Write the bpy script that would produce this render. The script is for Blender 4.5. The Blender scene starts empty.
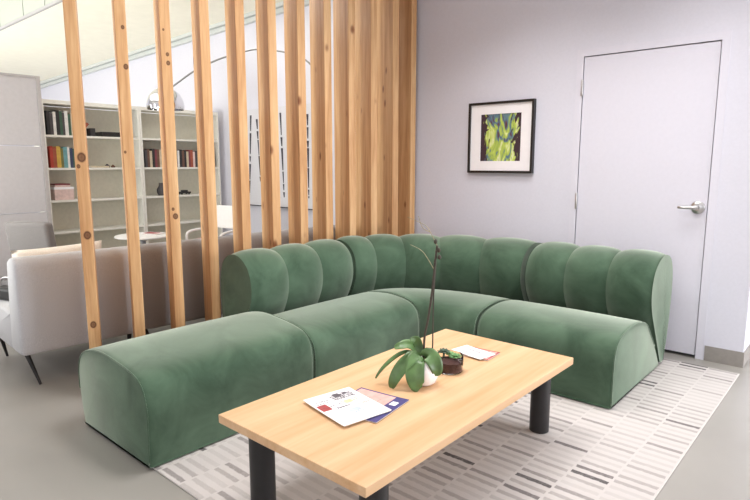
import bpy, bmesh, math, random
from mathutils import Vector, Matrix
random.seed(7)
scene = bpy.context.scene
COL = scene.collection
PI = math.pi

# ------------------------------------------------------------------ helpers
def srgb(r, g, b):
    def c(v):
        v /= 255.0
        return v/12.92 if v <= 0.04045 else ((v+0.055)/1.055)**2.4
    return (c(r), c(g), c(b), 1.0)

def new_mat(name):
    m = bpy.data.materials.new(name); m.use_nodes = True
    nt = m.node_tree
    return m, nt, nt.nodes['Principled BSDF']

def node(nt, kind, **kw):
    n = nt.nodes.new(kind)
    for k, v in kw.items(): setattr(n, k, v)
    return n

def math_node(nt, op, a, b=None, c=None):
    n = node(nt, 'ShaderNodeMath', operation=op)
    for i, v in enumerate((a, b, c)):
        if v is None: continue
        if isinstance(v, (int, float)): n.inputs[i].default_value = v
        else: nt.links.new(v, n.inputs[i])
    return n.outputs[0]

def ramp(nt, fac, stops, interp='LINEAR'):
    r = node(nt, 'ShaderNodeValToRGB'); r.color_ramp.interpolation = interp
    e = r.color_ramp.elements
    while len(e) < len(stops): e.new(0.5)
    for i, (p, c) in enumerate(stops):
        e[i].position = p; e[i].color = c
    nt.links.new(fac, r.inputs['Fac'])
    return r.outputs['Color']

def mix(nt, fac, a, b, mode='MIX'):
    n = node(nt, 'ShaderNodeMix', data_type='RGBA', blend_type=mode)
    for sock, v in ((n.inputs[0], fac), (n.inputs[6], a), (n.inputs[7], b)):
        if isinstance(v, (int, float)): sock.default_value = v
        elif isinstance(v, tuple): sock.default_value = v
        else: nt.links.new(v, sock)
    return n.outputs[2]

def plain(name, col, rough=0.6, metal=0.0, noise=0.04, scale=30.0, bump=0.0, spec=0.5):
    m, nt, p = new_mat(name)
    tc = node(nt, 'ShaderNodeTexCoord')
    nz = node(nt, 'ShaderNodeTexNoise'); nz.inputs['Scale'].default_value = scale; nz.inputs['Detail'].default_value = 4
    nt.links.new(tc.outputs['Object'], nz.inputs['Vector'])
    d = tuple(max(0, c*(1-noise*2)) for c in col[:3])+(1,)
    u = tuple(min(1, c*(1+noise*2)) for c in col[:3])+(1,)
    nt.links.new(ramp(nt, nz.outputs['Fac'], [(0.3, d), (0.7, u)]), p.inputs['Base Color'])
    p.inputs['Roughness'].default_value = rough; p.inputs['Metallic'].default_value = metal
    p.inputs['Specular IOR Level'].default_value = spec
    if bump:
        b = node(nt, 'ShaderNodeBump'); b.inputs['Strength'].default_value = bump; b.inputs['Distance'].default_value = 0.003
        nt.links.new(nz.outputs['Fac'], b.inputs['Height']); nt.links.new(b.outputs['Normal'], p.inputs['Normal'])
    return m

def velvet(name, lo, hi, sheen=(0.90, 0.98, 0.84, 1), w=0.9):
    m, nt, p = new_mat(name)
    tc = node(nt, 'ShaderNodeTexCoord')
    nz = node(nt, 'ShaderNodeTexNoise'); nz.inputs['Scale'].default_value = 4.2; nz.inputs['Detail'].default_value = 5
    nz.inputs['Roughness'].default_value = 0.6; nz.inputs['Distortion'].default_value = 0.6
    nt.links.new(tc.outputs['Object'], nz.inputs['Vector'])
    nt.links.new(ramp(nt, nz.outputs['Fac'], [(0.32, lo), (0.7, hi)]), p.inputs['Base Color'])
    p.inputs['Roughness'].default_value = 0.85
    p.inputs['Specular IOR Level'].default_value = 0.25
    p.inputs['Sheen Weight'].default_value = w; p.inputs['Sheen Roughness'].default_value = 0.42
    p.inputs['Sheen Tint'].default_value = sheen
    n2 = node(nt, 'ShaderNodeTexNoise'); n2.inputs['Scale'].default_value = 220
    nt.links.new(tc.outputs['Object'], n2.inputs['Vector'])
    b = node(nt, 'ShaderNodeBump'); b.inputs['Strength'].default_value = 0.12; b.inputs['Distance'].default_value = 0.002
    nt.links.new(n2.outputs['Fac'], b.inputs['Height']); nt.links.new(b.outputs['Normal'], p.inputs['Normal'])
    return m

def fabric(name, col, scale=260):
    m, nt, p = new_mat(name)
    tc = node(nt, 'ShaderNodeTexCoord')
    nz = node(nt, 'ShaderNodeTexNoise'); nz.inputs['Scale'].default_value = scale; nz.inputs['Detail'].default_value = 3
    nt.links.new(tc.outputs['Object'], nz.inputs['Vector'])
    d = tuple(c*0.85 for c in col[:3])+(1,); u = tuple(min(1, c*1.12) for c in col[:3])+(1,)
    nt.links.new(ramp(nt, nz.outputs['Fac'], [(0.3, d), (0.7, u)]), p.inputs['Base Color'])
    p.inputs['Roughness'].default_value = 0.9; p.inputs['Specular IOR Level'].default_value = 0.2
    p.inputs['Sheen Weight'].default_value = 0.15
    b = node(nt, 'ShaderNodeBump'); b.inputs['Strength'].default_value = 0.2; b.inputs['Distance'].default_value = 0.002
    nt.links.new(nz.outputs['Fac'], b.inputs['Height']); nt.links.new(b.outputs['Normal'], p.inputs['Normal'])
    return m

def wood(name, light, mid, dark, axis='Z', knots=(), generic=True, rough=0.5, grain=14.0, knot_col=None):
    """grain runs along `axis` of the object; knots = list of (across, along, radius) on the wide front face"""
    m, nt, p = new_mat(name)
    tc = node(nt, 'ShaderNodeTexCoord'); oi = node(nt, 'ShaderNodeObjectInfo')
    off = node(nt, 'ShaderNodeVectorMath', operation='SCALE'); off.inputs[0].default_value = (3.1, 5.7, 9.3)
    nt.links.new(oi.outputs['Random'], off.inputs['Scale'])
    add = node(nt, 'ShaderNodeVectorMath', operation='ADD')
    nt.links.new(tc.outputs['Object'], add.inputs[0]); nt.links.new(off.outputs[0], add.inputs[1])
    mp = node(nt, 'ShaderNodeMapping')
    mp.inputs['Scale'].default_value = {'Z': (1, 1, 0.06), 'Y': (1, 0.06, 1)}[axis]
    nt.links.new(add.outputs[0], mp.inputs['Vector'])
    n1 = node(nt, 'ShaderNodeTexNoise'); n1.inputs['Scale'].default_value = grain; n1.inputs['Detail'].default_value = 6
    n1.inputs['Distortion'].default_value = 0.8
    nt.links.new(mp.outputs[0], n1.inputs['Vector'])
    n2 = node(nt, 'ShaderNodeTexNoise'); n2.inputs['Scale'].default_value = grain*7; n2.inputs['Detail'].default_value = 3
    nt.links.new(mp.outputs[0], n2.inputs['Vector'])
    f = math_node(nt, 'ADD', math_node(nt, 'MULTIPLY', n1.outputs['Fac'], 0.72), math_node(nt, 'MULTIPLY', n2.outputs['Fac'], 0.28))
    col = ramp(nt, f, [(0.34, dark), (0.5, mid), (0.66, light)])
    kc = knot_col or srgb(120, 66, 34)
    if generic:
        vm = node(nt, 'ShaderNodeMapping'); vm.inputs['Scale'].default_value = {'Z': (1.6, 1.6, 0.85), 'Y': (1.2, 0.8, 1.2)}[axis]
        nt.links.new(add.outputs[0], vm.inputs['Vector'])
        v = node(nt, 'ShaderNodeTexVoronoi'); v.inputs['Scale'].default_value = 3.6
        nt.links.new(vm.outputs[0], v.inputs['Vector'])
        k = ramp(nt, v.outputs['Distance'], [(0.0, (1, 1, 1, 1)), (0.07, (0.75, .75, .75, 1)), (0.12, (0.12, .12, .12, 1)), (0.15, (0, 0, 0, 1))])
        col = mix(nt, k, col, kc)
    if knots:
        sp = node(nt, 'ShaderNodeSeparateXYZ'); nt.links.new(tc.outputs['Object'], sp.inputs[0])
        for (ky, kz, kr) in knots:
            dy = math_node(nt, 'SUBTRACT', sp.outputs['Y'], ky)
            dz = math_node(nt, 'MULTIPLY', math_node(nt, 'SUBTRACT', sp.outputs['Z'], kz), 0.8)
            d2 = math_node(nt, 'SQRT', math_node(nt, 'ADD', math_node(nt, 'MULTIPLY', dy, dy), math_node(nt, 'MULTIPLY', dz, dz)))
            q = math_node(nt, 'DIVIDE', d2, kr)
            k = ramp(nt, q, [(0.0, (.8, .8, .8, 1)), (0.4, (0.7, .7, .7, 1)), (0.7, (.95, .95, .95, 1)), (0.86, (0.4, .4, .4, 1)), (1.0, (0, 0, 0, 1))])
            col = mix(nt, k, col, srgb(74, 36, 22))
    nt.links.new(col, p.inputs['Base Color'])
    p.inputs['Roughness'].default_value = rough; p.inputs['Specular IOR Level'].default_value = 0.3
    return m

# ------------------------------------------------------------------ object building
def obj(name, bm, mats, parent=None, smooth=False, loc=(0, 0, 0), rot=(0, 0, 0), bevel=0.0, seg=2, subsurf=0, angle=None):
    bmesh.ops.recalc_face_normals(bm, faces=bm.faces)
    me = bpy.data.meshes.new(name); bm.to_mesh(me); bm.free()
    for m in (mats if isinstance(mats, (list, tuple)) else [mats]): me.materials.append(m)
    o = bpy.data.objects.new(name, me); COL.objects.link(o)
    o.location = loc; o.rotation_euler = rot
    if parent: o.parent = parent
    if smooth:
        for f in me.polygons: f.use_smooth = len(f.vertices) <= 8
        if angle: me.set_sharp_from_angle(angle=math.radians(angle))
    if bevel:
        b = o.modifiers.new('bevel', 'BEVEL'); b.width = bevel; b.segments = seg; b.limit_method = 'ANGLE'
    if subsurf:
        s = o.modifiers.new('sub', 'SUBSURF'); s.levels = subsurf; s.render_levels = subsurf
    return o

def thing(name, label, cat, loc=(0, 0, 0), rz=0.0, group=None):
    o = bpy.data.objects.new(name, None); COL.objects.link(o)
    o.empty_display_size = 0.1
    o.location = loc; o.rotation_euler = (0, 0, rz)
    o['label'] = label; o['category'] = cat
    if group: o['group'] = group
    return o

def tag(o, label, cat, group=None):
    o['label'] = label; o['category'] = cat
    if group: o['group'] = group
    return o

def struct(name, bm, m, parent=None, **kw):
    o = obj(name, bm, m, parent, **kw)
    if parent is None: o['kind'] = 'structure'
    return o

def box(bm, x0, x1, y0, y1, z0, z1, mi=0, rot=None, piv=None):
    vs = [bm.verts.new(c) for c in ((x0,y0,z0),(x1,y0,z0),(x1,y1,z0),(x0,y1,z0),(x0,y0,z1),(x1,y0,z1),(x1,y1,z1),(x0,y1,z1))]
    for f in ((0,3,2,1),(4,5,6,7),(0,1,5,4),(1,2,6,5),(2,3,7,6),(3,0,4,7)):
        fc = bm.faces.new([vs[i] for i in f]); fc.material_index = mi
    if rot: bmesh.ops.rotate(bm, verts=vs, cent=piv or (0,0,0), matrix=rot)
    return vs

def B(*a, **k):
    bm = bmesh.new(); box(bm, *a, **k); return bm

def lathe(bm, prof, n=32, c=(0, 0, 0), mi=0, close=True):
    rings = []
    for r, z in prof:
        if r < 1e-5: rings.append([bm.verts.new((c[0], c[1], c[2]+z))])
        else: rings.append([bm.verts.new((c[0]+r*math.cos(2*PI*i/n), c[1]+r*math.sin(2*PI*i/n), c[2]+z)) for i in range(n)])
    for a, b in zip(rings, rings[1:]):
        for i in range(n):
            j = (i+1) % n
            if len(a) == 1 and len(b) == 1: continue
            if len(a) == 1: f = bm.faces.new([a[0], b[i], b[j]])
            elif len(b) == 1: f = bm.faces.new([a[i], b[0], a[j]])
            else: f = bm.faces.new([a[i], b[i], b[j], a[j]])
            f.material_index = mi
    return rings

def loft(bm, rings, mi=0, cap=True, ngon=False):
    vr = [[bm.verts.new(p) for p in r] for r in rings]
    n = len(vr[0])
    for a, b in zip(vr, vr[1:]):
        for i in range(n):
            j = (i+1) % n
            bm.faces.new([a[i], a[j], b[j], b[i]]).material_index = mi
    if cap:
        for r in (vr[0], vr[-1]):
            if n > 4 and not ngon:
                c = sum((v.co for v in r), Vector())/n
                cv = bm.verts.new(c)
                for i in range(n): bm.faces.new([r[i], r[(i+1) % n], cv]).material_index = mi
            else: bm.faces.new(r).material_index = mi
    return vr

def tube(bm, pts, rad, n=10, mi=0):
    pts = [Vector(p) for p in pts]
    rad = rad if isinstance(rad, (list, tuple)) else [rad]*len(pts)
    rings = []; prev = None
    for i, p in enumerate(pts):
        t = (pts[min(i+1, len(pts)-1)]-pts[max(i-1, 0)]).normalized()
        if prev is None:
            a = Vector((0, 0, 1)) if abs(t.z) < 0.9 else Vector((1, 0, 0))
            u = t.cross(a).normalized()
        else:
            u = (prev-t*prev.dot(t)).normalized()
        prev = u; v = t.cross(u)
        rings.append([p+(u*math.cos(2*PI*k/n)+v*math.sin(2*PI*k/n))*rad[i] for k in range(n)])
    loft(bm, rings, mi)

def catmull(pts, n=8):
    pts = [Vector(p) for p in pts]; out = []
    for i in range(len(pts)-1):
        p0 = pts[max(i-1, 0)]; p1 = pts[i]; p2 = pts[i+1]; p3 = pts[min(i+2, len(pts)-1)]
        for k in range(n):
            t = k/n
            out.append(0.5*((2*p1)+(p2-p0)*t+(2*p0-5*p1+4*p2-p3)*t*t+(3*p1-p0-3*p2+p3)*t**3))
    out.append(pts[-1]); return out

def closed_spline(pts, n=6):
    m = len(pts); P = [Vector((p[0], p[1], 0)) for p in pts]; out = []
    for i in range(m):
        p0, p1, p2, p3 = P[(i-1) % m], P[i], P[(i+1) % m], P[(i+2) % m]
        for k in range(n):
            t = k/n
            q = 0.5*((2*p1)+(p2-p0)*t+(2*p0-5*p1+4*p2-p3)*t*t+(3*p1-p0-3*p2+p3)*t**3)
            out.append((q.x, q.y))
    return out

def normals2d(P):
    m = len(P); out = []
    area = sum(P[i][0]*P[(i+1) % m][1]-P[(i+1) % m][0]*P[i][1] for i in range(m))
    sgn = 1 if area > 0 else -1
    for i in range(m):
        dx = P[(i+1) % m][0]-P[i-1][0]; dy = P[(i+1) % m][1]-P[i-1][1]
        l = math.hypot(dx, dy) or 1
        out.append((sgn*dy/l, -sgn*dx/l))
    return out

# ------------------------------------------------------------------ materials
M = {}
M['wall'] = plain('wall_paint', srgb(219, 218, 229), 0.75, noise=0.008, scale=60, spec=0.2)
M['door'] = plain('door_paint', srgb(221, 219, 230), 0.5, noise=0.006, scale=40, spec=0.3)
M['ceiling'] = plain('ceiling_cream', srgb(248, 244, 228), 0.85, noise=0.01, scale=8, spec=0.1)
M['ceil_white'] = plain('ceiling_white', srgb(240, 238, 236), 0.85, noise=0.01, spec=0.1)
M['trimgrey'] = plain('trim_pale_grey', srgb(205, 208, 206), 0.6, noise=0.02)
M['baseboard'] = plain('rubber_baseboard', srgb(150, 144, 139), 0.6, noise=0.03)
M['gap'] = plain('dark_gap', srgb(40, 36, 40), 0.9)
M['steel'] = plain('satin_steel', srgb(200, 198, 198), 0.28, 1.0, noise=0.02)
M['lampsteel'] = plain('lamp_steel', srgb(150, 150, 150), 0.35, 1.0, noise=0.02)
M['chrome'] = plain('chrome', srgb(225, 225, 228), 0.08, 1.0, noise=0.01)
M['black'] = plain('black_powder_coat', srgb(34, 32, 33), 0.45, noise=0.05)
M['blackwood'] = plain('black_frame', srgb(30, 27, 27), 0.4, noise=0.05)
M['white'] = plain('white_lacquer', srgb(238, 236, 234), 0.4, noise=0.01)
M['mat_board'] = plain('mat_board', srgb(250, 246, 248), 0.9, noise=0.006)
M['shelf'] = plain('shelf_laminate', srgb(232, 230, 222), 0.5, noise=0.015)
M['shelf_back'] = plain('shelf_backing', srgb(212, 209, 194), 0.6, noise=0.02)
M['panel'] = plain('panel_laminate', srgb(192, 189, 192), 0.5, noise=0.015)
M['panel_trim'] = plain('panel_edge', srgb(176, 172, 172), 0.5, noise=0.02)
M['green'] = velvet('green_velvet', srgb(46, 69, 51), srgb(79, 102, 82))
M['seam'] = velvet('green_piping', srgb(48, 80, 62), srgb(60, 92, 72))
M['linen'] = fabric('pale_grey_linen', srgb(192, 191, 194))
M['linen_dark'] = fabric('shaded_linen', srgb(156, 155, 158))  # darker copy of the pale linen, shadow on the long sofa put into the colour
M['chair_grey'] = fabric('warm_grey_weave', srgb(130, 126, 125))
M['cream'] = fabric('cream_cotton', srgb(240, 230, 218))
M['red_cloth'] = fabric('red_cotton', srgb(176, 74, 70))
M['ceramic'] = plain('white_ceramic', srgb(245, 242, 244), 0.15, noise=0.01)
M['soil'] = plain('dark_soil', srgb(74, 48, 44), 0.95, noise=0.25, scale=120, bump=0.8)
M['leaf'] = plain('orchid_leaf', srgb(84, 114, 66), 0.36, noise=0.18, scale=18)
M['succ'] = plain('succulent_leaf', srgb(104, 148, 92), 0.5, noise=0.15, scale=60)
M['succ_dark'] = plain('dark_succulent_leaf', srgb(70, 92, 74), 0.5, noise=0.15, scale=60)
M['stem'] = plain('brown_stem', srgb(62, 54, 44), 0.6, noise=0.15, scale=90)
M['twig'] = plain('dry_twig', srgb(160, 150, 120), 0.7, noise=0.15, scale=90)
M['moss'] = plain('bark_medium', srgb(112, 92, 52), 0.95, noise=0.3, scale=120, bump=0.8)
M['paper'] = plain('paper', srgb(246, 243, 246), 0.5, noise=0.01)
M['pages'] = plain('page_edges', srgb(225, 220, 214), 0.8, noise=0.05, scale=300)
M['pink'] = plain('pink_print', srgb(226, 172, 164), 0.45, noise=0.08)
M['red'] = plain('red_print', srgb(168, 70, 72), 0.45, noise=0.1)
M['navy'] = plain('navy_print', srgb(72, 66, 122), 0.45, noise=0.08)
M['dark'] = plain('dark_print', srgb(92, 88, 96), 0.5, noise=0.1)
M['olive'] = plain('olive_print', srgb(206, 200, 160), 0.5, noise=0.08)
M['sky'] = plain('blue_print', srgb(186, 196, 226), 0.5, noise=0.08)
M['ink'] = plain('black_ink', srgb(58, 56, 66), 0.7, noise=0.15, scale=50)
M['rug_edge'] = fabric('rug_binding', srgb(203, 197, 192))
M['canvas'] = plain('white_canvas', srgb(214, 213, 220), 0.85, noise=0.015, scale=80)

m, nt, p = new_mat('clear_glass')
p.inputs['Base Color'].default_value = (0.97, 0.95, 0.95, 1); p.inputs['Roughness'].default_value = 0.03
p.inputs['Transmission Weight'].default_value = 1.0; p.inputs['IOR'].default_value = 1.2
M['glass'] = m

# polished concrete
m, nt, p = new_mat('polished_concrete')
tc = node(nt, 'ShaderNodeTexCoord')
n1 = node(nt, 'ShaderNodeTexNoise'); n1.inputs['Scale'].default_value = 1.1; n1.inputs['Detail'].default_value = 4; n1.inputs['Roughness'].default_value = 0.5
n1.inputs['Distortion'].default_value = 0.4
nt.links.new(tc.outputs['Object'], n1.inputs['Vector'])
nt.links.new(ramp(nt, n1.outputs['Fac'], [(0.25, srgb(144, 140, 134)), (0.5, srgb(153, 149, 143)), (0.75, srgb(162, 158, 152))]), p.inputs['Base Color'])
n2 = node(nt, 'ShaderNodeTexNoise'); n2.inputs['Scale'].default_value = 5
nt.links.new(tc.outputs['Object'], n2.inputs['Vector'])
nt.links.new(ramp(nt, n2.outputs['Fac'], [(0.3, (0.30, .30, .30, 1)), (0.7, (0.33, .33, .33, 1))]), p.inputs['Roughness'])
M['concrete'] = m

# rug of short woven dashes in columns
m, nt, p = new_mat('dash_rug_weave')
tc = node(nt, 'ShaderNodeTexCoord'); sp = node(nt, 'ShaderNodeSeparateXYZ')
nt.links.new(tc.outputs['Object'], sp.inputs[0])
PX, PY = 0.170, 0.0560
wn0 = node(nt, 'ShaderNodeTexNoise'); wn0.inputs['Scale'].default_value = 45; wn0.inputs['Detail'].default_value = 2
nt.links.new(tc.outputs['Object'], wn0.inputs['Vector'])
wob = math_node(nt, 'MULTIPLY', math_node(nt, 'SUBTRACT', wn0.outputs['Fac'], 0.5), 0.010)
gx = math_node(nt, 'DIVIDE', math_node(nt, 'ADD', sp.outputs['X'], wob), PX)
cx = math_node(nt, 'FLOOR', gx); fx = math_node(nt, 'FRACT', gx)
odd = math_node(nt, 'MULTIPLY', math_node(nt, 'FRACT', math_node(nt, 'MULTIPLY', cx, 0.5)), 0.6)
gy = math_node(nt, 'ADD', math_node(nt, 'DIVIDE', math_node(nt, 'ADD', sp.outputs['Y'], wob), PY), odd)
cy = math_node(nt, 'FLOOR', gy); fy = math_node(nt, 'FRACT', gy)
cell = node(nt, 'ShaderNodeCombineXYZ'); nt.links.new(cx, cell.inputs[0]); nt.links.new(cy, cell.inputs[1])
wn = node(nt, 'ShaderNodeTexWhiteNoise', noise_dimensions='3D'); nt.links.new(cell.outputs[0], wn.inputs['Vector'])
inx = math_node(nt, 'MULTIPLY', math_node(nt, 'GREATER_THAN', fx, 0.03), math_node(nt, 'LESS_THAN', fx, 0.97))
iny = ramp(nt, math_node(nt, 'ABSOLUTE', math_node(nt, 'SUBTRACT', fy, 0.5)), [(0.17, (1, 1, 1, 1)), (0.27, (0, 0, 0, 1))])
inside = math_node(nt, 'MULTIPLY', inx, iny)
dash = ramp(nt, wn.outputs['Value'], [(0.0, srgb(184, 178, 175)), (0.28, srgb(174, 168, 165)), (0.56, srgb(160, 154, 151)), (0.79, srgb(138, 132, 130)), (0.90, srgb(102, 96, 96)), (0.945, srgb(66, 62, 64))], 'CONSTANT')
fiber = node(nt, 'ShaderNodeTexNoise'); fiber.inputs['Scale'].default_value = 160; fiber.inputs['Detail'].default_value = 3
nt.links.new(tc.outputs['Object'], fiber.inputs['Vector'])
base = mix(nt, math_node(nt, 'MULTIPLY', inside, math_node(nt, 'ADD', 0.6, math_node(nt, 'MULTIPLY', wn0.outputs['Fac'], 0.8))), srgb(194, 188, 185), dash)
base = mix(nt, math_node(nt, 'MULTIPLY', fiber.outputs['Fac'], 0.25), base, srgb(202, 196, 193))
nt.links.new(base, p.inputs['Base Color']); p.inputs['Roughness'].default_value = 0.95; p.inputs['Specular IOR Level'].default_value = 0.1
hsum = math_node(nt, 'SUBTRACT', math_node(nt, 'MULTIPLY', fiber.outputs['Fac'], 0.6), math_node(nt, 'MULTIPLY', inside, 0.3))
b = node(nt, 'ShaderNodeBump'); b.inputs['Strength'].default_value = 0.5; b.inputs['Distance'].default_value = 0.004
nt.links.new(hsum, b.inputs['Height']); nt.links.new(b.outputs['Normal'], p.inputs['Normal'])
M['rug'] = m

# loose abstract painting, streaks of lime, blue and maroon
m, nt, p = new_mat('abstract_painting')
tc = node(nt, 'ShaderNodeTexCoord'); mp = node(nt, 'ShaderNodeMapping'); mp.inputs['Scale'].default_value = (7, 1, 3.2)
nt.links.new(tc.outputs['Object'], mp.inputs['Vector'])
n1 = node(nt, 'ShaderNodeTexNoise'); n1.inputs['Scale'].default_value = 1.5; n1.inputs['Detail'].default_value = 3; n1.inputs['Distortion'].default_value = 1.6
nt.links.new(mp.outputs[0], n1.inputs['Vector'])
c1 = ramp(nt, n1.outputs['Fac'], [(0.30, srgb(60, 40, 52)), (0.38, srgb(104, 56, 62)), (0.42, srgb(84, 112, 140)), (0.47, srgb(110, 140, 140)), (0.50, srgb(160, 184, 84)), (0.58, srgb(198, 214, 100)), (0.66, srgb(228, 234, 180)), (0.74, srgb(90, 110, 66))])
n2 = node(nt, 'ShaderNodeTexNoise'); n2.inputs['Scale'].default_value = 2.3; n2.inputs['Detail'].default_value = 2; n2.inputs['Distortion'].default_value = 2.2
nt.links.new(mp.outputs[0], n2.inputs['Vector'])
sp = node(nt, 'ShaderNodeSeparateXYZ'); nt.links.new(tc.outputs['Object'], sp.inputs[0])
edge = math_node(nt, 'MULTIPLY', math_node(nt, 'SUBTRACT', math_node(nt, 'ABSOLUTE', sp.outputs['X']), 0.09), 4.0)
dk = math_node(nt, 'ADD', n2.outputs['Fac'], edge)
k = ramp(nt, dk, [(0.64, (0, 0, 0, 1)), (0.70, (1, 1, 1, 1))])
nt.links.new(mix(nt, k, c1, srgb(62, 40, 50)), p.inputs['Base Color']); p.inputs['Roughness'].default_value = 0.6
M['painting'] = m

PINE = (srgb(220, 182, 137), srgb(204, 160, 114), srgb(182, 134, 90))
M['pine'] = wood('pine_slat', *PINE)
M['pine_a'] = wood('pine_slat_two_big_knots', *PINE, knots=[(0.004, 1.378, .025), (-.014, 1.33, .011), (0.004, 0.951, .022), (0.0, .44, .019)], generic=False)
M['pine_b'] = wood('pine_slat_small_knots', *PINE, knots=[(0.014, 1.887, .015), (0.010, 2.10, .011), (-.018, 1.41, .008)], generic=False)
M['pine_c'] = wood('pine_slat_ring_knots', *PINE, knots=[(0.008, 1.94, .013), (0.006, 1.99, .011), (0.004, 1.02, .018), (-.008, 1.065, .010), (-.010, 2.13, .007)], generic=False)
M['oak'] = wood('pale_oak', srgb(220, 184, 146), srgb(211, 171, 131), srgb(200, 157, 114), axis='Y', rough=0.38, grain=9, generic=False)
BOOKC = {k: plain('book_cloth_'+k, srgb(*c), 0.6, noise=0.06) for k, c in dict(
    black=(44, 42, 44), charcoal=(76, 72, 74), white=(228, 226, 222), forest=(62, 92, 74), rust=(160, 84, 62), brick=(178, 66, 52),
    gold=(206, 168, 78), teal=(108, 158, 164), blush=(222, 196, 190), brown=(104, 74, 60), wine=(124, 60, 66), navy=(58, 66, 96), sand=(200, 186, 160), olive=(120, 118, 66)).items()}

# ------------------------------------------------------------------ camera
cam_d = bpy.data.cameras.new('camera'); cam = bpy.data.objects.new('camera', cam_d); COL.objects.link(cam)
H_CAM = 1.345
cam.location = (0, 0, H_CAM)
pitch = math.atan((250-163.5)/572.0); yaw = math.radians(41.3)
cam.rotation_euler = (PI/2-pitch, 0, yaw)
cam_d.sensor_width = 36; cam_d.lens = 572.0/750*36; cam_d.clip_start = 0.05
scene.camera = cam

# ------------------------------------------------------------------ setting
D = 4.356           # wall with picture and door
XC = -0.573         # its outer corner
struct('floor', B(-13, 4.2, -3, 9, -0.05, 0), M['concrete'])

DX0, DX1, DZ = -1.752, -0.854, 2.132      # door opening
bm = bmesh.new()
box(bm, -13, -3.46, D, D+0.14, 0, 3.17)
box(bm, -3.46, DX0, D, D+0.14, 0, 3.06)
box(bm, DX1, XC, D, D+0.14, 0, 3.06)
box(bm, DX0, DX1, D, D+0.14, DZ, 3.06)
struct('wall_back', bm, M['wall'])
struct('wall_return', B(XC-0.14, XC, D+0.14, 9, 0, 3.06), M['wall'])
struct('wall_left', B(-13.1, -13, -3, D+0.14, 0, 4.6), M['wall'])
struct('wall_front', B(-13, 4.2, -3.1, -3, 0, 3.06), M['wall'])
struct('wall_end', B(XC, 4.2, 9, 9.1, 0, 3.06), M['wall'])
# right wall with a wide window opening (outside the frame, the daylight side)
bm = bmesh.new()
box(bm, 4.2, 4.3, -3, 9.1, 0, 0.4); box(bm, 4.2, 4.3, -3, 9.1, 2.7, 3.06)
box(bm, 4.2, 4.3, -3, -2, 0.4, 2.7); box(bm, 4.2, 4.3, 8.2, 9.1, 0.4, 2.7)
struct('wall_right', bm, M['wall'])
# ceilings: white over the seating, cream over the library corner, with a raised panelled well
struct('ceiling', B(-3.46, 4.3, -3.1, 9.1, 3.06, 3.16), M['ceil_white'])
struct('ceiling_library', B(-13.1, -3.46, 2.66, D+0.14, 3.17, 3.22), M['ceiling'])
# raised well wall with vertical board joints
bm = bmesh.new()
x = -13.1
for xe in (-12.0, -10.8, -9.75, -8.68, -7.83, -7.16, -6.4, -5.6, -4.8, -4.1, -3.46):
    box(bm, x+0.012, xe-0.012, 2.60, 2.66, 3.08, 4.6); x = xe
box(bm, -13.1, -3.46, 2.625, 2.66, 3.08, 4.6, mi=1)
struct('wall_well', bm, [plain('well_boards', srgb(182, 186, 174), 0.7, noise=0.01), M['panel_trim']])
struct('trim_1', B(-13.1, -3.46, 2.595, 2.625, 3.045, 3.075), M['panel_trim'])
struct('ceiling_well', B(-13.1, -3.46, -3.1, 2.7, 4.6, 4.7), M['ceil_white'])
struct('wall_well_side', B(-3.46, -3.40, -3.1, 2.62, 3.16, 4.6), M['ceil_white'])
struct('wall_well_front', B(-13.1, -3.46, -3.1, -3.0, 3.06, 4.6), M['ceil_white'])
# stepped trim along the top of the long wall behind the slats, running slightly downhill
def beam(bm, xa, za, xb, zb, y0, y1, h, mi=0):
    vs = []
    for (x, z) in ((xa, za), (xb, zb)):
        vs.append([bm.verts.new(c) for c in ((x, y0, z), (x, y1, z), (x, y1, z+h), (x, y0, z+h))])
    a, b = vs
    for i in range(4): bm.faces.new([a[i], a[(i+1) % 4], b[(i+1) % 4], b[i]]).material_index = mi
    bm.faces.new(a).material_index = mi; bm.faces.new(b).material_index = mi
bm = bmesh.new()
beam(bm, -12.99, 2.775, -3.46, 3.045, D-0.05, D-0.001, 0.05)
beam(bm, -12.99, 2.83, -3.46, 3.10, D-0.09, D-0.001, 0.05)
struct('trim_2', bm, M['trimgrey'])
# sloped infill ceiling following that trim
bm = bmesh.new()
N = 24
grid = []
for i in range(N+1):
    u = i/N; x = -12.99+9.53*u; za = 2.87+0.27*u; row_ = []
    for k in range(9):
        v = k/8; row_.append(bm.verts.new((x, D-0.02+(2.63-D+0.02)*v, za+(3.05-za)*v)))
    grid.append(row_)
for i in range(N):
    for k in range(8): bm.faces.new([grid[i][k], grid[i+1][k], grid[i+1][k+1], grid[i][k+1]])
r = bmesh.ops.extrude_face_region(bm, geom=bm.faces[:])
bmesh.ops.translate(bm, verts=[g for g in r['geom'] if isinstance(g, bmesh.types.BMVert)], vec=(0, 0, 0.012))
struct('ceiling_slope', bm, M['ceiling'], smooth=True, angle=40)

# baseboards
struct('baseboard_back', B(DX1+0.055, XC+0.006, D-0.006, D-0.0005, 0.0, 0.105), M['baseboard'])
struct('baseboard_return', B(XC+0.0005, XC+0.006, D-0.0005, 9, 0.0, 0.105), M['baseboard'])
struct('baseboard_left', B(-4.3, DX0-0.055, D-0.006, D-0.0005, 0.0, 0.105), M['baseboard'])

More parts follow.
